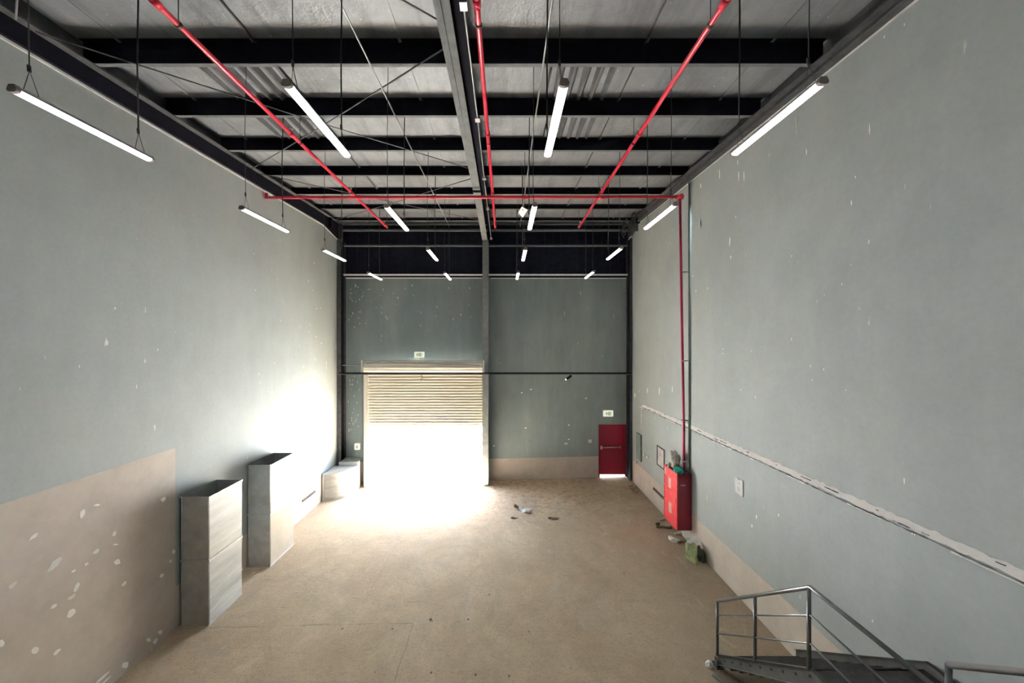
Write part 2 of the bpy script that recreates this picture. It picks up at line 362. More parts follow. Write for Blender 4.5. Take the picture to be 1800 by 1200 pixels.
# centre rafter, kinked where it deepens towards the column
def isec(bm, pts, xc, wb, wt, top, tf=.015, mw=0, mf=1):
    for (y0, z0), (y1, z1) in zip(pts, pts[1:]):
        quadprism(bm, [(xc-wb/2, y0, z0), (xc-wb/2, y1, z1), (xc-wb/2, y1, z1+tf), (xc-wb/2, y0, z0+tf)], (wb, 0, 0), mf)
        quadprism(bm, [(xc-.005, y0, z0+tf), (xc-.005, y1, z1+tf), (xc-.005, y1, top(y1)), (xc-.005, y0, top(y0))], (.01, 0, 0), mw)
        quadprism(bm, [(xc-wt/2, y0, top(y0)-tf), (xc-wt/2, y1, top(y1)-tf), (xc-wt/2, y1, top(y1)), (xc-wt/2, y0, top(y0))], (wt, 0, 0), mw)
raf = empty('centre_rafter', (-.76, 10, Hz(4.1)))
tag(raf, 'grey steel beam running down the middle of the roof', 'beam')
bm = bmnew()
RP = [(YR, Hz(4.02)), (10.06, Hz(4.10)), (14.45, Hz(3.88))]
isec(bm, RP, -.76, .20, .2, lambda y: rb(y)-.002)
part('beam_section', bm, [M['beam'], M['flange']], raf)
bm = bmnew(); quadprism(bm, [(-.655, YR, Hz(4.16)), (-.655, 14.4, Hz(4.27)), (-.655, 14.4, rb(14.4)-.004), (-.655, YR, rb(YR)-.004)], (.13, 0, 0)); part('side_channel', bm, M['beam'], raf, )
bm = bmnew(); box(bm, -.87, -.65, 10.04, 10.08, Hz(4.05), rb(10)); part('splice_plate', bm, M['web'], raf)
for side, sx in (('left', 1), ('right', -1)):
    X = XL if sx > 0 else XR; T = WLT if sx > 0 else WRT
    t = empty('wall_rafter', (X, 8, Hz(4.2))); tag(t, 'dark steel beam along the top of the %s wall' % side, 'beam')
    bm = bmnew()
    wdt = .08 if sx > 0 else .10
    pts = [(y, z+.02) for y, z in T[:3]]+[(14.3, T[3][1]+.06)]
    a = X+sx*.002; b = X+sx*wdt
    for (y0, z0), (y1, z1) in zip(pts, pts[1:]):
        quadprism(bm, [(a, y0, z0), (a, y1, z1), (a, y1, rb(y1)-.03), (a, y0, rb(y0)-.03)], (b-a, 0, 0))
    part('beam_web', bm, M['beam'] if sx > 0 else M['web'], t)
    bm = bmnew(); fw = .20 if sx > 0 else .22
    quadprism(bm, [(a, YR, rb(YR)-.03), (a, 14.3, rb(14.3)-.03), (a, 14.3, rb(14.3)-.006), (a, YR, rb(YR)-.006)], (sx*fw, 0, 0))
    part('top_flange', bm, M['web'], t)
    if sx < 0:
        bm = bmnew(); quadprism(bm, [(a, YR, pts[0][1]), (a, 13.6, pts[2][1]), (a, 13.6, pts[2][1]+.015), (a, YR, pts[0][1]+.015)], (sx*.14, 0, 0)); part('bottom_flange', bm, M['web'], t)
    for yy in (13.55,):
        bm = bmnew(); zz = T[2][1]; box(bm, min(a, a+sx*.16), max(a, a+sx*.16), yy-.06, yy+.06, zz-.02, rb(yy)-.03); part('joint_plate', bm, M['beam'], t)
# columns
def icol(name, x0, x1, y0, y1, z0, z1, mats, label):
    bm = bmnew(); xc = (x0+x1)/2
    box(bm, x0, x1, y0, y0+.015, z0, z1, 1); box(bm, x0, x1, y1-.015, y1, z0, z1, 1); box(bm, xc-.005, xc+.005, y0+.015, y1-.015, z0, z1, 0)
    t = empty(name, (xc, (y0+y1)/2, z0)); tag(t, label, 'column'); part('column_section', bm, mats, t)
    bm = bmnew(); box(bm, x0-.03, x1+.03, y0-.02, min(y1+.05, YB-.005), z0-.005, z0+.02); part('base_plate', bm, M['conduit'], t)
    return t
M['colface'] = plain('column_grey', (.17, .185, .19), .5)
icol('steel_column', -.85, -.62, 14.2, 14.68, fz(-.75), Hz(3.9), [M['beam'], M['colface']], 'dark steel column standing at the right side of the roller shutter')
icol('steel_column', XL+.01, XL+.17, 14.3, 14.74, fz(XL)+.01, Hz(3.95), [M['beam'], M['web']], 'black steel column in the far left corner')
icol('steel_column', XR-.10, XR-.01, 14.3, 14.74, fz(XR)+.01, Hz(4.0), [M['beam'], M['web']], 'black steel column in the far right corner')
# horizontal girts across the far wall
def girt(z, th, y, mat, label, x0=XL+.18, x1=XR-.12, mat2=None):
    bm = bmnew(); box(bm, x0, x1, y, y+.10, z-th/2, z+th/2)
    if mat2: box(bm, x0, x1, y-.004, y+.04, z-th/2-.035, z-th/2, 1)
    tag(obj('wall_girt', bm, [mat, mat2 or mat]), label, 'girt', 'horizontal steel rails on the far wall')
girt(Hz(4.60), .03, 14.5, M['flange'], 'thin steel rail directly under the roof at the far wall', x0=XL+.2)
girt(Hz(4.34), .07, 14.4, M['flange'], 'steel rail across the top of the far wall, uppermost thick one')
girt(Hz(3.76), .06, 14.5, M['flange'], 'steel rail crossing the middle of the dark upper cladding', x1=XR-.12)
girt(Hz(2.62), .06, 14.5, M['cap'], 'pale steel rail just above the teal blockwork of the far wall')
girt(Hz(-1.21), .045, 14.09, M['beam'], 'black steel rail crossing in front of the cream roller shutter', mat2=M['flange'])
# diagonal tie rods under the left half of the roof
def rod(y0, x0, y1, x1, label):
    bm = bmnew(); tube(bm, [(x0, y0, rb(y0)-.10), ((x0+x1)/2, (y0+y1)/2, (rb(y0)+rb(y1))/2-.13), (x1, y1, rb(y1)-.10)], .011, 8)
    tag(obj('tie_rod', bm, M['wire2']), label, 'tie rod', 'diagonal tie rods of the roof')
XA, XB_ = XL+.22, -.87
for y0, y1, nm in ((.5, 4.75, 'nearest'), (4.95, 9.2, 'middle'), (9.5, 13.6, 'farthest')):
    rod(y0, XA, y1, XB_, 'thin diagonal tie rod from left wall to far end of the beam, %s bay' % nm)
    rod(y1, XA, y0+.3, XB_, 'thin diagonal tie rod from the beam back to left wall, %s bay' % nm)
# ------------------------------------------------------------------ conduits and cables along the roof
def run(name, mat, pts, r, label, cat, boxes=()):
    t = empty(name, pts[0]); tag(t, label, cat)
    bm = bmnew(); tube(bm, pts, r, 8); part('conduit_tube' if 'conduit' in name else 'cable_line', bm, mat, t)
    for b in boxes:
        bm = bmnew(); c = Vector(b); box(bm, c.x-.045, c.x+.045, c.y-.06, c.y+.06, c.z-.03, c.z+.03); part('junction_box', bm, mat, t)
    return t
run('electrical_conduit', M['conduit'], [(-.50, YR, Hz(4.08)), (-.50, 6.8, Hz(4.12)), (-.52, 10, Hz(4.15)), (-.52, 14.3, Hz(3.95))], .014, 'thin conduit with small boxes along the right side of the middle beam', 'conduit',
    [(-.50, 4.5, Hz(4.1)), (-.50, 6.85, Hz(4.12)), (-.52, 9.4, Hz(4.15)), (-.52, 11.4, Hz(4.1)), (-.52, 14.2, Hz(3.95))])
run('electrical_conduit', M['conduit'], [(-2.02, YR, Hz(4.12)), (-2.02, 13.4, Hz(4.2))], .013, 'straight thin conduit running away from the camera left of the middle beam', 'conduit')
run('electrical_conduit', M['conduit'], [(.58, YR, Hz(4.05)), (.56, 13.4, Hz(4.15))], .014, 'straight thin conduit running away from the camera right of the middle beam', 'conduit')
run('black_cable', M['wire'], [(-3.72, YR, rt(YR)-.03), (-3.9, 13.8, rt(13.8)-.03)], .014, 'black cable clipped under the roof sheet in the left half', 'cable')
run('black_cable', M['wire'], [(2.18, YR, rt(YR)-.03), (2.13, 13.8, rt(13.8)-.03)], .014, 'black cable clipped under the roof sheet in the right half', 'cable')
# ------------------------------------------------------------------ red fire pipes
def fire_run(x, h0, Y1, label):
    t = empty('fire_pipe', (x, 6, Hz(h0))); tag(t, label, 'pipe', 'sprinkler pipes under the roof')
    z = Hz(h0)
    bm = bmnew(); tube(bm, [(x, YR+.3, z), (x, Y1, z)], .036, 12); part('pipe_run', bm, M['red_pipe'], t)
    k = 0; y = 1.6
    while y < Y1-.2:
        bm = bmnew(); tube(bm, [(x, y-.05, z), (x, y+.05, z)], .048, 12); part('coupling', bm, M['red_pipe'], t)
        bm = bmnew(); tube(bm, [(x, y+.3, z+.02), (x, y+.3, rt(y+.3))], .006, 6); tube(bm, [(x, y+.28, z), (x, y+.32, z)], .043, 12); part('hanger_rod', bm, M['wire'], t)
        bm = bmnew(); tube(bm, [(x, y+.0, z+.04), (x, y+.0, z+.10)], .018, 8); tube(bm, [(x, y, z+.10), (x, y, z+.105)], .035, 10); part('sprinkler_head', bm, M['chrome'], t)
        y += 2.77
    bm = bmnew(); tube(bm, [(x, Y1-.02, z), (x, Y1+.03, z)], .045, 12); part('end_cap', bm, M['red_pipe'], t)
ph = 4.0
fire_run(-1.03*ph, ph, 12.9, 'red sprinkler pipe running down the left half of the roof')
fire_run(-.082*ph, ph, 12.9, 'red sprinkler pipe running just right of the middle beam')
fire_run(.65*ph, ph, 12.9, 'red sprinkler pipe running down the right half of the roof')
t = empty('fire_main', (0, 9.95, Hz(3.87))); tag(t, 'red cross pipe spanning the hall with a drop down the right wall', 'pipe')
zc = Hz(3.87); yc = 9.95
bm = bmnew(); tube(bm, [(XL+.09, yc-.0, zc+.12), (XL+.09, yc, zc), (4.72, yc, zc+.02)], .042, 12); part('cross_pipe', bm, M['red_pipe'], t)
M['riser'] = plain('dark_red_riser', (.33, .012, .06), .35)
bm = bmnew(); tube(bm, [(4.72, yc, zc+.02), (4.74, yc, zc-1.5), (4.82, yc, 3.2), (4.83, yc, 2.03)], .034, 12); part('riser_pipe', bm, M['riser'], t)
for xx in (-3.9, -1.9, .55, 2.6):
    bm = bmnew(); tube(bm, [(xx-.06, yc, zc+.01), (xx+.06, yc, zc+.01)], .054, 12); part('coupling', bm, M['red_pipe'], t)
bm = bmnew(); tube(bm, [(4.63, yc, zc+.02), (4.80, yc, zc+.02)], .062, 12); tube(bm, [(4.72, yc-.1, zc+.02), (4.72, yc+.09, zc+.02)], .055, 12); part('tee_joint', bm, M['red_pipe'], t)
for zz in (zc-2.0, 5.0, 3.4, 2.3):
    bm = bmnew(); box(bm, 4.78, XR, yc-.012, yc+.012, zz-.012, zz+.012); box(bm, 4.76, 4.88, yc-.05, yc+.05, zz-.015, zz+.015); part('wall_clamp', bm, M['conduit'], t)
M['gcond'] = plain('green_grey_conduit', (.14, .20, .18), .5)
run('wall_conduit', M['gcond'], [(4.91, 9.85, Hz(4.22)), (4.91, 9.85, 2.05)], .020, 'thin grey green conduit beside the red drop pipe on the right wall', 'conduit')
# ------------------------------------------------------------------ hanging lights
def make_light(x, y0, y1, z):
    t = empty('tube_light', (x, (y0+y1)/2, z))
    w2 = .042
    bm = bmnew()   # housing tray
    quadprism(bm, [(x-.026, y0+.03, z+.062), (x+.026, y0+.03, z+.062), (x+w2, y0+.03, z+.026), (x-w2, y0+.03, z+.026)], (0, y1-y0-.06, 0)); hs = part('housing', bm, M['housing'], t)
    bm = bmnew(); pts = []
    for i in range(9):
        a = math.pi*i/8; pts.append((x+math.cos(a)*w2, y0+.03, z+.025-math.sin(a)**.6*.028))
    quadprism(bm, pts, (0, y1-y0-.06, 0)); part('diffuser', bm, M['tube'], t)
    for yy in (y0, y1-.035):
        bm = bmnew(); pts = [(x+math.cos(math.pi*i/8)*(w2+.004), yy, z+.026-math.sin(math.pi*i/8)**.6*.030) for i in range(9)]+[(x-.028, yy, z+.065), (x+.028, yy, z+.065)]
        quadprism(bm, pts, (0, .035, 0)); part('end_cap', bm, M['endcap'], hs)
    for yy, r in ((y1-.14, .009), (y0+.14, .005)):
        bm = bmnew(); top = rt(yy)
        tube(bm, [(x, yy+.06, z+.06), (x-.02, yy, z+.28)], .003, 6); tube(bm, [(x, yy-.06, z+.06), (x-.02, yy, z+.28)], .003, 6)
        tube(bm, [(x-.02, yy, z+.27), (x-.025, yy, z+.33)], .014, 6)
        tube(bm, [(x-.02, yy, z+.28), (x-.03+.02*math.sin(x*5), yy, (z+top)/2), (x-.01, yy, top)], r, 6); part('hanging_cable', bm, M['wire'], t)
    return t
rows = [((3.25, 4.54), [(24,163,263,283),(503,152,612,278),(988,150,965,278),(1440,150,1295,273)], 'nearest row'),
        ((6.07, 7.39), [(425,367,505,410),(677,364,717,407),(939,362,932,405),(1186,361,1136,404)], 'second row'),
        ((8.86, 10.1), [(567,440,607,460),(747,438,772,460),(922,438,921,460),(1094,436,1067,458)], 'third row'),
        ((11.95, 13.25), [(645,480,672,493),(780,480,793,493),(911,479,909,492),(1041,478,1032,490)], 'farthest row')]
# the row pattern goes on above and behind the camera
RX = [-4.33, -1.92, .51, 2.78]
NM = ['leftmost', 'second from the left', 'third from the left', 'rightmost']
for ri, ((ya, yb), L, rn) in enumerate(rows):
    for ci, (ax, ay, bx, by) in enumerate(L):
        A, B = P(ax, ay, ya), P(bx, by, yb)
        x = (A.x+B.x)/2; z = (A.z+B.z)/2
        t = make_light(x, ya, yb, z)
        tag(t, 'lit white tube light on cables in the %s, %s' % (rn, NM[ci]), 'light', 'hanging tube lights')
for (ya, yb) in ((.42, 1.71), (-2.4, -1.1)):
    for x in RX:
        tag(make_light(x, ya, yb, Hz(2.22)), 'lit white tube light hanging overhead beyond the upper edge of the view', 'light', 'hanging tube lights overhead')
# diamond shaped hanging box
t = empty('hanging_sign_box', P(918, 372, 9.6)); tag(t, 'small cream diamond shaped box with an orange mark hanging from the roof', 'lamp')
c = P(918, 372, 9.6)
bm = bmnew(); quadprism(bm, [(c.x-.10, c.y, c.z-.02), (c.x-.01, c.y, c.z+.13), (c.x+.10, c.y, c.z+.07), (c.x-.02, c.y, c.z-.12)], (.04, .08, .0)); part('box_body', bm, M['lampface'], t)
bm = bmnew(); quadprism(bm, [(c.x+.0, c.y-.004, c.z+.08), (c.x+.03, c.y-.004, c.z+.05), (c.x+.025, c.y-.004, c.z+.01), (c.x-.005, c.y-.004, c.z+.04)], (0, .003, 0)); part('orange_mark', bm, M['orange'], t)
bm = bmnew(); tube(bm, [(c.x+.01, c.y+.04, c.z+.08), (c.x-.01, c.y+.04, rt(c.y))], .007, 6); part('hanging_rod', bm, M['wire'], t)
# torn insulation bundled in the far right roof corner
ti = empty('torn_insulation', (XR-.45, 13.2, Hz(4.4))); tag(ti, 'crumpled dark torn insulation hanging in the far right roof corner', 'insulation')
for k in range(9):
    bm = bmnew()
    a = Vector((XR-.30-random.uniform(0, .45), random.uniform(12.6, 13.9), Hz(4.45)))
    pts = [a+Vector((random.uniform(-.1, .1), random.uniform(-.12, .12), -j*random.uniform(.10, .17))) for j in range(5)]
    for p0, p1 in zip(pts, pts[1:]):
        w_ = Vector((random.uniform(.04, .12), random.uniform(-.05, .05), 0))
        quadprism(bm, [p0, p0+w_, p1+w_*.8, p1], (.004, .006, 0))
    part('torn_strip', bm, M['web'], ti)


# ------------------------------------------------------------------ roller shutter doorway
t = empty('door_1', (-3.08, 14.4, fz(-3))); t['kind'] = 'structure'
SY = 14.42
bm = bmnew(); n = 19; z0, z1 = Hz(-145*SY/F), Hz(-1.15); sl = (z1-z0)/n
for k in range(n):   # interlocking convex slats
    a = z0+k*sl; pts = [(-5.32, SY, a), (-5.32, SY-.028, a+sl*.16), (-5.32, SY-.055, a+sl*.45), (-5.32, SY-.03, a+sl*.74), (-5.32, SY, a+sl*.86), (-5.32, SY, a+sl), (-5.32, SY+.02, a+sl), (-5.32, SY+.02, a)]
    quadprism(bm, pts, (4.46, 0, 0))
part('shutter_curtain', bm, M['shutter'], t)
bm = bmnew(); box(bm, -5.32, -.86, SY-.035, SY+.03, z0-.07, z0); part('bottom_rail', bm, M['shutter'], t)
bm = bmnew(); rc = Vector((0, SY+.03, Hz(-.98))); pts = []
for k in range(40):
    a = 2*math.pi*k/40; r = .245 if k % 4 < 2 else .225
    pts.append((-5.42, rc.y+math.cos(a)*r, rc.z+math.sin(a)*r))
quadprism(bm, pts, (4.60, 0, 0)); part('shutter_roll', bm, M['shutter'], t)
bm = bmnew(); box(bm, -5.52, -5.44, SY-.22, SY+.27, Hz(-1.27), Hz(-.72)); box(bm, -.84, -.78, SY-.22, 14.19, Hz(-1.27), Hz(-.72)); part('end_bracket', bm, M['cap'], t)
bm = bmnew(); tube(bm, [(XL+.17, SY+.02, Hz(-.93)), (-5.45, SY+.02, Hz(-.90))], .025, 10); part('axle', bm, M['conduit'], t)
for x0, x1 in ((-5.46, -5.31), (-.87, -.76)):
    bm = bmnew(); y0 = 14.3
    box(bm, x0, x1, y0, y0+.012, fz(x0), z1); box(bm, x0, x0+.012, y0, YB, fz(x0), z1); box(bm, x1-.012, x1, y0, y0+.07, fz(x0), z1); box(bm, x0, x1, SY+.06, SY+.072, fz(x0), z1)
    part('guide_rail', bm, M['shutter'], t)
bm = bmnew(); A = P(600+5, 640, 14.2)
tube(bm, [(-5.3, SY-.24, Hz(-.86)), (-4.6, SY-.27, Hz(-.72)), (-4.2, SY-.255, Hz(-.80)), (-2.0, SY-.25, Hz(-.88)), (-.95, SY-.24, Hz(-.92))], .010, 6); part('loose_cable', bm, M['endcap'], t)
bm = bmnew(); c = P(741, 665, 14.03); tube(bm, [(c.x, c.y, c.z+.12), (c.x+.03, c.y, c.z+.06), (c.x+.02, c.y, c.z), (c.x-.03, c.y, c.z-.10)], .018, 8); part('pull_strap', bm, M['wood'], t)
# lintel edge hiding the slot between curtain and wall
# red fire door
t = empty('door_2', ((DX0+DX1)/2, YB, fz(4.3))); t['kind'] = 'structure'
bm = bmnew(); box(bm, DX0+.05, DX1-.06, YB+.02, YB+.07, fz(4.3)+.08, DZ-.05); part('door_leaf', bm, M['red_door'], t)
bm = bmnew(); box(bm, DX0, DX0+.05, YB-.02, YB+.12, fz(4.3), DZ); box(bm, DX1-.06, DX1, YB-.02, YB+.12, fz(4.3), DZ); box(bm, DX0, DX1, YB-.02, YB+.12, DZ-.05, DZ); part('door_frame', bm, M['red_door'], t)
bm = bmnew(); zz = Hz(-186*YB/F); tube(bm, [(DX0+.10, YB-.05, zz), (DX1-.22, YB-.05, zz+.02)], .018, 8); box(bm, DX0+.07, DX0+.13, YB-.07, YB+.03, zz-.07, zz+.07); box(bm, DX1-.26, DX1-.22, YB-.07, YB+.03, zz-.02, zz+.05); part('push_bar', bm, M['chrome'], t)
# outside yard
bm = bmnew(); box(bm, -40, 40, YB+.3, 70, -.8, -.14); struct('trim_6', bm, M['outside'])
bm = bmnew(); box(bm, -25, -3.1, 21.5, 21.9, -.14, .02); struct('trim_7', bm, M['kerbw'])
bm = bmnew(); box(bm, -3.1, 12, 22.2, 22.6, -.14, .06); struct('trim_8', bm, M['kerb'])
bm = bmnew()
for k in range(14): blob(bm, (-7.6+k*.55+random.uniform(-.2, .2), 21.0+random.uniform(-.25, .2), -.13), .3, .5, k, 2, (1.3, .5, .14))
tag(obj('sand_drift', bm, M['sand']), 'low brown drift of sand along the kerb outside the doorway', 'sand', None, 'stuff')

# ------------------------------------------------------------------ fittings on the far wall
def sign(px, py, label, dark):
    c = PB(px, py, 0); t = empty('exit_sign', c); tag(t, label, 'sign')
    bm = bmnew(); box(bm, c.x-.19, c.x+.19, YB-.09, YB-.001, c.z-.115, c.z+.115); sb = part('sign_box', bm, M['cream'], t)
    bm = bmnew(); yy = YB-.093
    box(bm, c.x-.09, c.x-.06, yy, yy+.002, c.z-.06, c.z+.06); box(bm, c.x-.11, c.x-.04, yy, yy+.002, c.z-.01, c.z+.02)
    box(bm, c.x-.03+dark*.02, c.x+.10, yy, yy+.002, c.z+.025, c.z+.06); box(bm, c.x-.03+dark*.02, c.x+.10, yy, yy+.002, c.z-.065, c.z-.035); part('grey_marks', bm, M['grey_mark'], sb)
    bm = bmnew(); box(bm, c.x-.03, c.x+.10, yy, yy+.002, c.z-.02, c.z+.012); part('green_marks', bm, M['green'], sb)
    return c
c = sign(737.5, 623, 'cream emergency exit sign above the roller shutter', 0)
bm = bmnew(); tube(bm, [(c.x+.03, YB-.02, c.z-.12), (c.x+.03, YB-.02, c.z-.28)], .012, 6); tag(obj('sign_cable', bm, M['endcap']), 'short cable below the exit sign above the shutter', 'cable')
sign(1068.5, 726, 'cream emergency exit sign above the red door', 1)
def wbox(name, px, py, w_, h_, d, mat, label, cat):
    c = PB(px, py, 0); t = empty(name, c); tag(t, label, cat)
    bm = bmnew(); box(bm, c.x-w_/2, c.x+w_/2, YB-d, YB-.001, c.z-h_/2, c.z+h_/2); cv = part('cover', bm, mat, t)
    bm = bmnew(); box(bm, c.x-w_*.22, c.x+w_*.22, YB-d-.006, YB-d, c.z-h_*.25, c.z+h_*.25); part('switch_face', bm, M['housing'], cv)
wbox('wall_switch', 1037, 775, .12, .12, .02, M['white'], 'small white wall switch left of the red door', 'switch')
wbox('wall_socket', 994.5, 778.5, .14, .10, .06, M['housing'], 'small grey socket box on the far wall between column and red door', 'socket')
wbox('shutter_control', 629, 784, .20, .24, .09, M['cream'], 'small pale control box on the far wall left of the shutter', 'control box')
c = PB(997, 663, 0); t = empty('security_camera', c); tag(t, 'black bullet camera on a bracket below the black rail', 'camera')
bm = bmnew(); tube(bm, [(c.x+.14, YB-.05, c.z+.06), (c.x-.10, YB-.32, c.z-.05)], .045, 10); cb_ = part('camera_body', bm, M['beam'], t)
bm = bmnew(); tube(bm, [(c.x+.12, YB-.001, c.z+.09), (c.x+.10, YB-.10, c.z+.06)], .02, 8); part('bracket', bm, M['beam'], t)
bm = bmnew(); tube(bm, [(c.x-.10, YB-.32, c.z-.05), (c.x-.105, YB-.326, c.z-.052)], .034, 10); part('lens', bm, M['chrome'], cb_)

# ------------------------------------------------------------------ right wall: plaster scar, panels, notice, vents
bm = bmnew(); zc_ = 3.235
def strip(bm, y0, y1, zf, w_, mi, e, jag, step=.06):
    y = y0; up = []; dn = []
    while y <= y1:
        up.append((XR-e, y, zf(y)+w_/2+random.uniform(-jag, jag))); dn.append((XR-e, y, zf(y)-w_/2+random.uniform(-jag, jag))); y += step
    for i in range(len(up)-1):
        f = bm.faces.new([bm.verts.new(p) for p in (up[i], up[i+1], dn[i+1], dn[i])]); f.material_index = mi
zf = lambda y: 3.30-.007*y
strip(bm, -2, 13.35, lambda y: zf(y)+.012, .105, 0, .006, .014)
strip(bm, -2, 13.2, lambda y: zf(y)-.058+.006*math.sin(y*2), .012, 1, .010, .005)
y = -2
while y < 13.2:
    L = random.uniform(.05, .28); k = random.uniform(-.035, .055)
    strip(bm, y, y+L, lambda yy, k=k: zf(yy)+k, random.uniform(.006, .018), 1, .012, .004, .04); y += random.uniform(.18, .8)
y = -2
while y < 13.2:
    L = random.uniform(.2, .8); strip(bm, y, y+L, lambda yy: zf(yy)-.078, random.uniform(.008, .02), 0, .008, .006); y += L+random.uniform(.1, .8)
for k in range(16):
    z0_ = 3.2-k*.052; box(bm, XR-.006, XR-.002, 13.33+random.uniform(-.02, .02), 13.37+random.uniform(-.01, .03), z0_-.04, z0_)
struct('trim_9', bm, [M['plaster'], M['gap']])
def rbox(name, pxa, pxb, py0, py1, d, mat, label, cat):
    Ya = XR*F/(pxb-887); Yb_ = XR*F/(pxa-887); ym = (Ya+Yb_)/2
    za, zb_ = Hz((600-py1)*ym/F), Hz((600-py0)*ym/F)
    t = empty(name, (XR, ym, za)); tag(t, label, cat); return t, Ya, Yb_, za, zb_
t, a, b, z0_, z1_ = rbox('electrical_box', 1120.5, 1128.5, 762, 808, .05, None, 'grey green electrical panel on the right wall near the far corner', 'electrical panel')
bm = bmnew(); box(bm, XR-.05, XR-.001, a, b, z0_, z1_); part('box_body', bm, M['panel_green'], t)
bm = bmnew(); box(bm, XR-.056, XR-.05, a+.03, b-.03, z0_+.04, z1_-.04); part('box_door', bm, M['panel_green'], t)
t, a, b, z0_, z1_ = rbox('access_hatch', 1155.5, 1168.5, 786, 821, .03, None, 'square access panel with dark frame on the right wall above the vent slot', 'access panel')
bm = bmnew()
for (ya, yb, za, zb_) in ((a, b, z1_-.03, z1_), (a, b, z0_, z0_+.03), (a, a+.04, z0_+.03, z1_-.03), (b-.04, b, z0_+.03, z1_-.03)): box(bm, XR-.02, XR-.001, ya, yb, za, zb_)
part('frame', bm, M['web'], t)
bm = bmnew(); box(bm, XR-.010, XR-.001, a+.04, b-.04, z0_+.03, z1_-.03); part('cover', bm, M['housing'], t)
for px, py, lb in ((1133, 799, 'round white wall fitting right of the grey green panel, left one'), (1139, 803, 'round white wall fitting right of the grey green panel, right one')):
    p = PR(px, py, 0); bm = bmnew(); tube(bm, [(XR-.001, p.y, p.z), (XR-.03, p.y, p.z)], .055, 12); tag(obj('round_socket', bm, M['white']), lb, 'socket', 'round wall fittings')
p = PR(1120, 812, 0); bm = bmnew(); tube(bm, [(XR-.001, p.y, p.z), (XR-.05, p.y, p.z)], .05, 12); tag(obj('cable_outlet', bm, M['housing']), 'small grey outlet on the right wall under the grey green panel', 'outlet')
def vent(X, sx, y0, y1, z, label):
    t = empty('vent_slot', (X, (y0+y1)/2, z)); tag(t, label, 'vent')
    a, b = sorted((X+sx*.001, X+sx*.006)); bm = bmnew(); box(bm, a, b, y0, y1, z-.035, z+.035); part('opening', bm, M['gap'], t)
    a, b = sorted((X+sx*.001, X+sx*.03)); bm = bmnew(); box(bm, a, b, y0, y1, z-.045, z-.030); box(bm, a, b, y0-.015, y0, z-.045, z+.04); part('lip', bm, M['wood'], t)
vent(XR, -1, 11.5, 12.3, .66, 'narrow dark slot in the beige band of the right wall left of the red cabinet')
vent(XL, 1, 11.9, 12.7, .40, 'narrow dark slot in the beige band of the left wall between the ducts')
# paper notice
t = empty('paper_notice', PR(1300, 857, 0)); tag(t, 'white torn paper notice taped on the right wall', 'notice')
bm = bmnew(); pts = [PR(1292, 838, .020), (PR(1297, 839, .020)), PR(1301, 844, .020), PR(1303, 842, .020), PR(1307, 845, .020), PR(1307, 874, .020), PR(1294, 864, .020)]
quadprism(bm, pts, (.012, 0, 0)); part('paper_sheet', bm, M['paper'], t)
bm = bmnew()
for px0, py0, px1, py1 in ((1298.5, 847.5, 1302.5, 851), (1297.5, 854.5, 1300, 856), (1298, 857, 1302.5, 860), (1298, 860, 1302, 863)):
    A, B = PR(px0, py0, .022), PR(px1, py1, .022); quadprism(bm, [A, B, B-Vector((0, 0, .010)), A-Vector((0, 0, .010))], (.001, 0, 0))
part('handwriting', bm, M['ink'], t)

# ------------------------------------------------------------------ red fire cabinet with clutter
t = empty('fire_cabinet', (4.76, 10.15, .51)); tag(t, 'red metal fire hose cabinet mounted on the right wall', 'cabinet')
x0, x1, y0, y1, z0_, z1_ = 4.585, XR-.002, 9.78, 10.56, .52, 2.01
bm = bmnew(); box(bm, x0, x1, y0, y1, z0_, z0_+.015); box(bm, x0, x1, y0, y0+.012, z0_, z1_); box(bm, x0, x1, y1-.012, y1, z0_, z1_); box(bm, x1-.012, x1, y0, y1, z0_, z1_); box(bm, x0, x1, y0, y1, z1_-.09, z1_-.07)
part('cabinet_body', bm, M['red_door'], t)
bm = bmnew(); box(bm, x0-.022, x0-.002, y0-.006, y1+.006, z0_-.005, z1_+.005); ob = part('cabinet_door', bm, M['red_cab'], t)
ob['label'] = 'bright scuffed red door'
bm = bmnew()
for a_, b_, c_, d_ in ((y0, y1, z1_-.02, z1_+.005), (y0, y1, z0_-.005, z0_+.02), (y0-.006, y0+.02, z0_, z1_), (y1-.02, y1+.006, z0_, z1_)): box(bm, x0-.030, x0-.022, a_, b_, c_, d_)
part('door_rim', bm, M['red_cab'], ob)
for yy, zz, s in ((10.22, 1.62, .14), (10.20, .95, .14), (10.49, 1.86, .09)):
    bm = bmnew(); box(bm, x0-.025, x0-.022, yy-s*.6, yy+s*.6, zz-s, zz+s); part('label_sticker', bm, M['plast_l'] if 'plast_l' in M else M.setdefault('plast_l', plain('worn_pink_sticker', (.85, .52, .48), .6, 0, .3, 20)), ob)
bm = bmnew(); box(bm, 4.66, 4.78, y0-.003, y0, 1.70, 1.735); part('side_mark', bm, M['plast_l'], t)
bm = bmnew(); box(bm, x0-.03, x0-.02, y0+.08, y0+.11, 1.22, 1.32); part('latch', bm, M['chrome'], ob)
bm = bmnew(); blob(bm, (4.72, 10.25, 2.23), .16, .5, 3, 3, (.8, .9, 1.5)); blob(bm, (4.62, 10.35, 2.07), .06, .6, 4, 2); tag(obj('crumpled_bag', bm, M['dirtywhite'], None, True), 'crumpled dirty white bag on top of the red cabinet', 'bag')
bm = bmnew(); blob(bm, (4.69, 9.97, 2.03), .13, .5, 9, 3, (1, .95, .75)); tag(obj('plastic_bag', bm, M['teal'], None, True), 'teal green plastic bag on top of the red cabinet', 'bag')
bm = bmnew(); blob(bm, (4.63, 10.24, 1.99), .075, .5, 15, 3, (.75, 1, .8)); tag(obj('rag', bm, M['navy'], None, True), 'dark navy rag between the white and teal bags', 'rag')
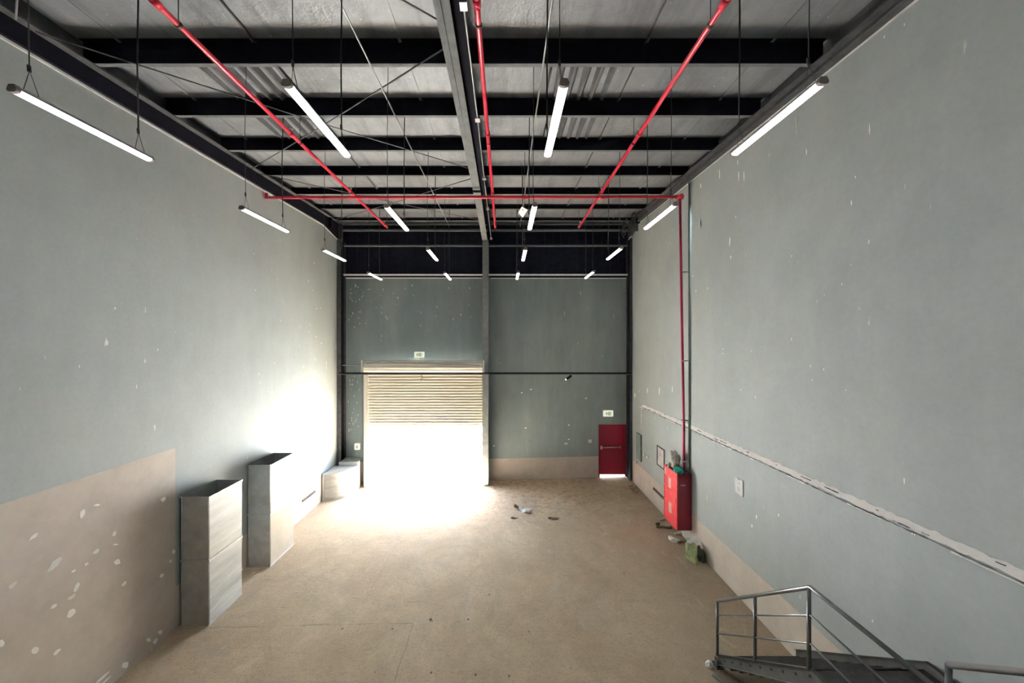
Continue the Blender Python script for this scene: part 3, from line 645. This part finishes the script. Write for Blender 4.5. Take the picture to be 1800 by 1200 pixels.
bm = bmnew(); blob(bm, (4.86, 9.9, 2.0), .07, .6, 22, 3, (.9, .9, 1)); tag(obj('dark_clutter', bm, M['darkbag'], None, True), 'dark bundle behind the teal bag at the foot of the drop pipe', 'rag')
# litter under and beside the cabinet
g = empty('green_carton', (4.66, 9.2, fz(4.7))); tag(g, 'crushed lime green carton lying on the floor below the red cabinet', 'carton')
bm = bmnew(); fzz = fz(4.66)
A = [(4.46, 9.12, fzz+.10), (4.62, 8.92, fzz), (4.80, 9.12, fzz+.02), (4.64, 9.34, fzz+.10)]
quadprism(bm, A, (.05, .12, .30)); bmesh.ops.subdivide_edges(bm, edges=bm.edges[:], cuts=3, use_grid_fill=True)
for v in bm.verts: v.co += Vector((noise.noise(v.co*6), noise.noise(v.co*6+Vector((4, 0, 0))), noise.noise(v.co*6+Vector((0, 7, 0)))))*.06; v.co.z = max(v.co.z, fz(v.co.x))
part('carton_body', bm, M['lime'], g)
bm = bmnew()
for k in range(4):
    p0 = Vector((4.55+k*.07, 9.22+.05*k, fzz+.36)); quadprism(bm, [p0, p0+Vector((.10, -.04, -.03)), p0+Vector((.13, .03, .08)), p0+Vector((.03, .06, .07))], (.004, .004, .004))
part('torn_flap', bm, M['paper'], g)
bm = bmnew(); blob(bm, (4.83, 9.18, fz(4.8)+.13), .15, .6, 31, 3, (.75, 1.25, 1)); tag(obj('black_bag', bm, M['darkbag'], None, True), 'dark crumpled bag wedged between the lime carton and the wall', 'bag')
def scrap(name, px, py, L, W, H, ang, mat, label, cat, seed):
    z = 0; Y = (CZ)*F/(py-600)
    for _ in range(5): X = (px-887)*Y/F; Y = (CZ-fz(X))*F/(py-600)
    X = (px-887)*Y/F
    bm = bmnew(); box(bm, -L/2, L/2, -W/2, W/2, 0, H); bmesh.ops.subdivide_edges(bm, edges=bm.edges[:], cuts=4, use_grid_fill=True)
    for v in bm.verts:
        n_ = Vector((noise.noise(v.co*9+Vector((seed, 0, 0))), noise.noise(v.co*9+Vector((0, seed, 0))), noise.noise(v.co*9+Vector((0, 0, seed)))))
        v.co += n_*min(L, W)*.7; v.co.z = max(0, v.co.z)
        v.co = Matrix.Rotation(math.radians(ang), 4, 'Z') @ v.co; v.co += Vector((X, Y, 0)); v.co.z += fz(v.co.x)
    tag(obj(name, bm, mat), label, cat)
scrap('paper_scrap', 1163, 915, .20, .09, .05, 20, M['rubble'], 'pale scrap on the floor left of the red cabinet foot', 'scrap', 1)
scrap('wood_scrap', 1168, 928, .42, .05, .05, -8, M['wood'], 'thin dark stick on the floor in front of the red cabinet', 'stick', 2)
scrap('rubble_lump', 1157, 926, .12, .10, .10, 0, M['darkbag'], 'small dark lump at the left end of the stick by the cabinet', 'rubble', 3)
scrap('foam_scrap', 1196, 938, .34, .10, .06, 10, M['dirtywhite'], 'dirty pinkish strip on the floor under the red cabinet', 'scrap', 4)
scrap('paper_scrap', 1186, 950, .22, .14, .07, -10, M['paper'], 'pale crumpled scrap left of the lime carton', 'scrap', 5)
scrap('wood_scrap', 1200, 954, .26, .07, .05, 15, M['wood'], 'brown scrap between the pale scrap and the lime carton', 'scrap', 6)
scrap('litter_wrapper', 920, 897, .42, .15, .05, -18, M['paper'], 'pale crumpled wrapper alone on the floor near the doorway', 'wrapper', 7)
scrap('rubble_lump', 908, 893, .12, .10, .09, 0, M['wood'], 'brown lump at the left end of the pale wrapper', 'rubble', 8)
scrap('wood_scrap', 904, 910, .20, .06, .02, 5, M['wood'], 'small brown chip below the pale wrapper', 'scrap', 9)
scrap('floor_patch', 972, 911, .30, .14, .015, 0, M['wood'], 'flat brown patch right of the pale wrapper', 'scrap', 10)
for k in range(18):
    f_ = random.random(); px = 1108+f_*32; py = 851+f_*28+random.uniform(-3, 6)
    s = random.uniform(.03, .09)
    scrap('rubble_piece', px-random.uniform(0, 6), py, s, s*.8, s*.5, random.uniform(0, 180), random.choice([M['rubble'], M['wood'], M['dirtywhite']]), 'small piece of rubble along the foot of the right wall near the far corner', 'rubble', 20+k)
for o in bpy.data.objects:
    if o.name.startswith('rubble_piece'): o['group'] = 'rubble along the foot of the right wall'
NTH = ['first', 'second', 'third', 'fourth', 'fifth', 'sixth', 'seventh', 'eighth', 'ninth', 'tenth', 'eleventh', 'twelfth', 'thirteenth', 'fourteenth', 'fifteenth', 'sixteenth', 'seventeenth', 'eighteenth']
def cy(o): return sum((v.co.y for v in o.data.vertices), 0)/len(o.data.vertices)
def cx_(o): return sum((v.co.x for v in o.data.vertices), 0)/len(o.data.vertices)
for k, o in enumerate(sorted([o for o in bpy.data.objects if o.name.startswith('rubble_piece')], key=cy, reverse=True)): o['label'] = 'small rubble piece at the foot of the right wall, %s from the far corner' % NTH[k]
pb = [(690, 1105), (758, 1182), (660, 1180), (823, 1089), (895, 1188), (836, 1186), (602, 1105), (1097, 1008), (1004, 1175), (757, 1088), (1180, 1005), (930, 1110), (860, 1045)]
for k, (px, py) in enumerate(pb): scrap('floor_pebble', px, py, .03, .022, .014, k*40, M['wood'] if k % 2 else M['rubble'], 'tiny pebble lying loose on the open concrete floor', 'pebble', 60+k)
for o in bpy.data.objects:
    if o.name.startswith('floor_pebble'): o['group'] = 'pebbles on the open floor'
for k, o in enumerate(sorted([o for o in bpy.data.objects if o.name.startswith('floor_pebble')], key=lambda o: cx_(o)/cy(o))): o['label'] = 'tiny pebble on the open concrete floor, %s from the left in view' % NTH[k]
bm = bmnew()
for k in range(420):   # gravel fanning out from the threshold
    X = random.uniform(-2.2, 1.2); Y = 12.9-abs(random.gauss(0, .55)); s = random.uniform(.006, .02)
    vs = bmesh.ops.create_icosphere(bm, subdivisions=1, radius=s)['verts']
    for v in vs: v.co.z *= .5; v.co += Vector((X, Y, fz(X)))
tag(obj('gravel', bm, M['rubble']), 'scattered brown grit on the floor in front of the doorway', 'grit', None, 'stuff')

# ------------------------------------------------------------------ sheet metal ducts along the left wall
def duct(x0, x1, y0, y1, z0, z1, facemat, label, top_open):
    t = empty('sheet_metal_duct', ((x0+x1)/2, (y0+y1)/2, z0)); tag(t, label, 'duct', 'rectangular ducts stacked along the left wall')
    th = .006
    bm = bmnew()
    box(bm, x0, x1, y0, y0+th, z0, z1); box(bm, x0, x1, y1-th, y1, z0, z1); box(bm, x0, x0+th, y0+th, y1-th, z0, z1); box(bm, x1-th, x1, y0+th, y1-th, z0, z1)
    part('duct_body', bm, M['galv'], t)
    bm = bmnew(); box(bm, x1, x1+.004, y0+.01, y1-.01, z0+.03, z1-.03)
    ob = part('side_panel', bm, facemat, t)
    for zz in (z0+.0, z1-.022):
        bm = bmnew(); e = .014
        box(bm, x0-.0, x1+e, y0-e, y0, zz, zz+.022); box(bm, x0-.0, x1+e, y1, y1+e, zz, zz+.022); box(bm, x1, x1+e, y0, y1, zz, zz+.022); box(bm, x0-e, x0, y0-e, y1+e, zz, zz+.022); part('flange', bm, M['galv'], t)
    bm = bmnew()
    for xx in (x0+.02, x1-.012): tube(bm, [(xx, y0-.004, z0+.02), (xx, y0-.004, z1-.02)], .009, 6)
    part('corner_seam', bm, M['galv'], t)
zb0 = fz(-6.17)-.004
dx0, dx1 = -6.46, -5.90
m1 = Hz(-386*7.37/F)
duct(dx0, dx1, 7.38, 8.30, zb0, m1, M['ribbed'], 'lower duct of the nearest stack on the left, standing on the floor', False)
duct(dx0, dx1, 7.38, 8.30, m1+.002, Hz(-3.10), M['ribbed'], 'upper duct of the nearest stack on the left, open on top', True)
m2 = Hz(-4.36); M['bounceface'] = plain('bounce_tint_duct_face', (.46, .40, .33), .7, .1, .08, 4)  # warm tint of bounced light put into the duct face colour
duct(dx0, dx1, 9.31, 10.33, zb0, m2, M['bounceface'], 'lower duct of the farther stack on the left, with a smooth side tinted like warm bounced light', False)
duct(dx0, dx1, 9.31, 10.33, m2+.002, Hz(-3.11), M['foil'], 'upper duct of the farther stack on the left, side wrapped in crumpled foil', True)
def elbow(cx, cy, rx, ry, a0, a1, z0, z1, label, pw=2.0):
    t = empty('duct_elbow', (cx, cy, z0)); tag(t, label, 'duct', 'curved duct elbows beside the roller shutter')
    def pt(a, k=1, z=0): ca, sa = math.cos(a), math.sin(a); return (cx+math.copysign(abs(ca)**(2/pw), ca)*rx*k, cy+math.copysign(abs(sa)**(2/pw), sa)*ry*k, z)
    n = 20; arc = [a0+(a1-a0)*i/n for i in range(n+1)]
    bm = bmnew(); quadprism(bm, [(cx, cy, z0)]+[pt(a, 1, z0) for a in arc], (0, 0, z1-z0)); part('curved_body', bm, M['ribbed'], t)
    bm = bmnew()
    for zz in (z0, z1-.015):
        for a, b in zip(arc, arc[1:]): quadprism(bm, [pt(a, 1, zz), pt(b, 1, zz), pt(b, 1.018, zz), pt(a, 1.018, zz)], (0, 0, .015))
    part('rim', bm, M['galv'], t)
    bm = bmnew()
    p = pt(a0, 1.0, z0); box(bm, min(cx, p[0])-.03, max(cx, p[0])+.03, min(cy, p[1])-.02, min(cy, p[1])+.0, z0, z1+.01) if abs(p[0]-cx) < .05 else box(bm, cx, p[0]+.03, cy-.012, cy+.012, z0, z1+.02)
    part('end_flange', bm, M['galv'], t)
ze = fz(-6.0)-.006
elbow(-6.44, 14.0, .86, .86, -math.pi/2, 0, ze, Hz(-4.70), 'curved sheet metal duct elbow standing against the left wall, nearer one')
elbow(-6.30, 14.06, .70, .62, 0, math.pi/2, ze, Hz(-4.60), 'white sheet metal duct elbow between the curved one and the shutter', 3.5)

# ------------------------------------------------------------------ steel stair, bottom right
XS = 3.585; XW = 4.90
SL = .757
t = empty('steel_stair', (4.3, 6.3, fz(4.3))); tag(t, 'dark steel staircase with tube railing going up beside the right wall', 'staircase')
def stop(Y): return Hz(-5.243+SL*(6.21-Y))      # top edge of the outer stringer
YK, YL = 4.30, 2.96                            # flight meets landing; landing ends
def stringer(X, th, off, ya):
    bm = bmnew(); d = .24
    zk = stop(YK)+off; z3 = zk+SL*(YL-.02)
    P1 = [(ya, max(stop(ya)+off, fz(X)+.01)), (YK, zk), (YL, zk), (0.0, zk+SL*YL)]
    for (y0, z0), (y1, z1) in zip(P1, P1[1:]):
        quadprism(bm, [(X, y0, z0), (X, y1, z1), (X, y1, z1-d), (X, y0, max(z0-d, fz(X)-.01))], (th, 0, 0))
        for dz in (-.012, -d): quadprism(bm, [(X-.045 if X < 4 else X-.03, y0, z0+dz if dz > -.1 else max(z0+dz, fz(X))), (X-.045 if X < 4 else X-.03, y1, z1+dz), (X-.045 if X < 4 else X-.03, y1, z1+dz+.012), (X-.045 if X < 4 else X-.03, y0, (z0+dz if dz > -.1 else max(z0+dz, fz(X)))+.012)], (.045+th if X < 4 else .03+th, 0, 0))
    # bolts
    if X < 4:
        for k in range(9):
            y = 6.02-k*.21; z = stop(y)-.10; tube(bm, [(X-.001, y, z), (X-.012, y, z)], .014, 8, 1)
    ob = part('stringer', bm, [M['stair'], M['gap']], t)
stringer(XS, .012, 0, 6.22); stringer(XW, .02, .08, 6.22)
for k in range(8):
    z = fz(4.3)+.17*(k+1)+.02; y = 6.21-(z+.03-stop(6.21))/SL
    if z > stop(YK)-.07: break
    bm = bmnew(); box(bm, XS+.015, XW-.005, y-.27, y, z-.012, z); box(bm, XS+.015, XW-.005, y-.012, y, z-.045, z-.012); box(bm, XS+.015, XW-.005, y-.27, y-.262, z, z+.158)
    part('tread', bm, M['tread'], t)
zl = stop(YK)-.03
bm = bmnew(); box(bm, XS+.015, XW-.005, YL-.1, YK+.02, zl-.012, zl); box(bm, XS+.015, XW-.005, YK-.0, YK+.02, zl-.12, zl); part('landing_plate', bm, M['tread'], t)
for k in range(13):
    z = zl+.17*(k+1); y = YL-.1-k*.2245
    if y < .15: break
    bm = bmnew(); box(bm, XS+.015, XW-.005, y-.27, y, z-.012, z); box(bm, XS+.015, XW-.005, y-.27, y-.262, z, z+.158); part('tread', bm, M['tread'], t)
HR = 1.0
def post(y, zb, zt):
    bm = bmnew(); tube(bm, [(XS-.03, y, zb), (XS-.03, y, zt)], .022, 10); part('rail_post', bm, M['rail'], t)
zk = stop(YK)
def rt_(y): return zk+.94 + ((stop(y)-zk)*(1.04) if y > YK else (SL*(YL-y) if y < YL else 0))
Yf = 6.18
xr = XS-.03
for y in (Yf, 5.25, YK+.02): post(y, stop(y)-.02, rt_(y))
ramp = lambda off0, off1: [(xr, Yf, stop(Yf)+off0), (xr, YK, zk+off1), (xr, YL+.06, zk+off1)]
bm = bmnew(); tube(bm, [(xr, Yf, rt_(Yf)), (xr, YK, rt_(YK)), (xr, YL+.12, rt_(YK))], .024, 12); part('handrail', bm, M['rail'], t)
for o0, o1 in ((.65, .615), (.343, .287)):
    bm = bmnew(); tube(bm, ramp(o0, o1), .011, 8); part('mid_rail', bm, M['rail'], t)
# railing of the upper flight
for y in (YL, 2.0, .9): post(y, zk+SL*(YL-y)-.02, zk+SL*(YL-y)+1.21)
bm = bmnew(); tube(bm, [(xr, YL, zk+1.21), (xr, .05, zk+1.21+SL*(YL-.05))], .024, 12); part('handrail', bm, M['rail'], t)
bm = bmnew(); tube(bm, [(xr, YL+.12, rt_(YK)), (xr, YL, rt_(YK))], .024, 12); part('handrail', bm, M['rail'], t)
for o_ in (.84, .48):
    bm = bmnew(); tube(bm, [(xr, YL, zk+o_), (xr, .05, zk+o_+SL*(YL-.05))], .011, 8); part('mid_rail', bm, M['rail'], t)
for y in (YK-.1, YL+.1):
    bm = bmnew(); bar(bm, (XS+.03, y, fz(XS)), (XS+.03, y, zk-.24), .08, .08); part('support_leg', bm, M['stair'], t)
bm = bmnew(); box(bm, XS-.07, XS+.06, 6.12, 6.28, fz(XS)-.01, fz(XS)+.015); box(bm, XS-.055, XS-.03, 6.14, 6.22, fz(XS), fz(XS)+.14); part('foot_plate', bm, M['stair'], t)
for px0, py0, px1, py1 in ((1246, 1171, 1296, 1206),):
    a = Vector((3.40, 6.02, fz(3.40)+.02)); b = Vector((3.60, 5.62, fz(3.60)+.02))
    bm = bmnew(); bar(bm, a, b, .06, .04); tag(obj('angle_offcut', bm, M['conduit']), 'steel angle offcut lying on the floor at the foot of the stair', 'offcut')
p = Vector((3.42, 6.18, fz(3.42)+.05)); bm = bmnew(); blob(bm, p, .06, .6, 77, 2, (1, 1, .9)); tag(obj('plaster_lump', bm, M['plaster']), 'white plaster lump at the foot of the stair', 'rubble')
# upper floor behind the camera that the stair leads to
bm = bmnew(); box(bm, XL+.01, XR-.01, YR, -.06, zk+SL*YL-.25, zk+SL*YL-.02); struct('trim_10', bm, M['web'])
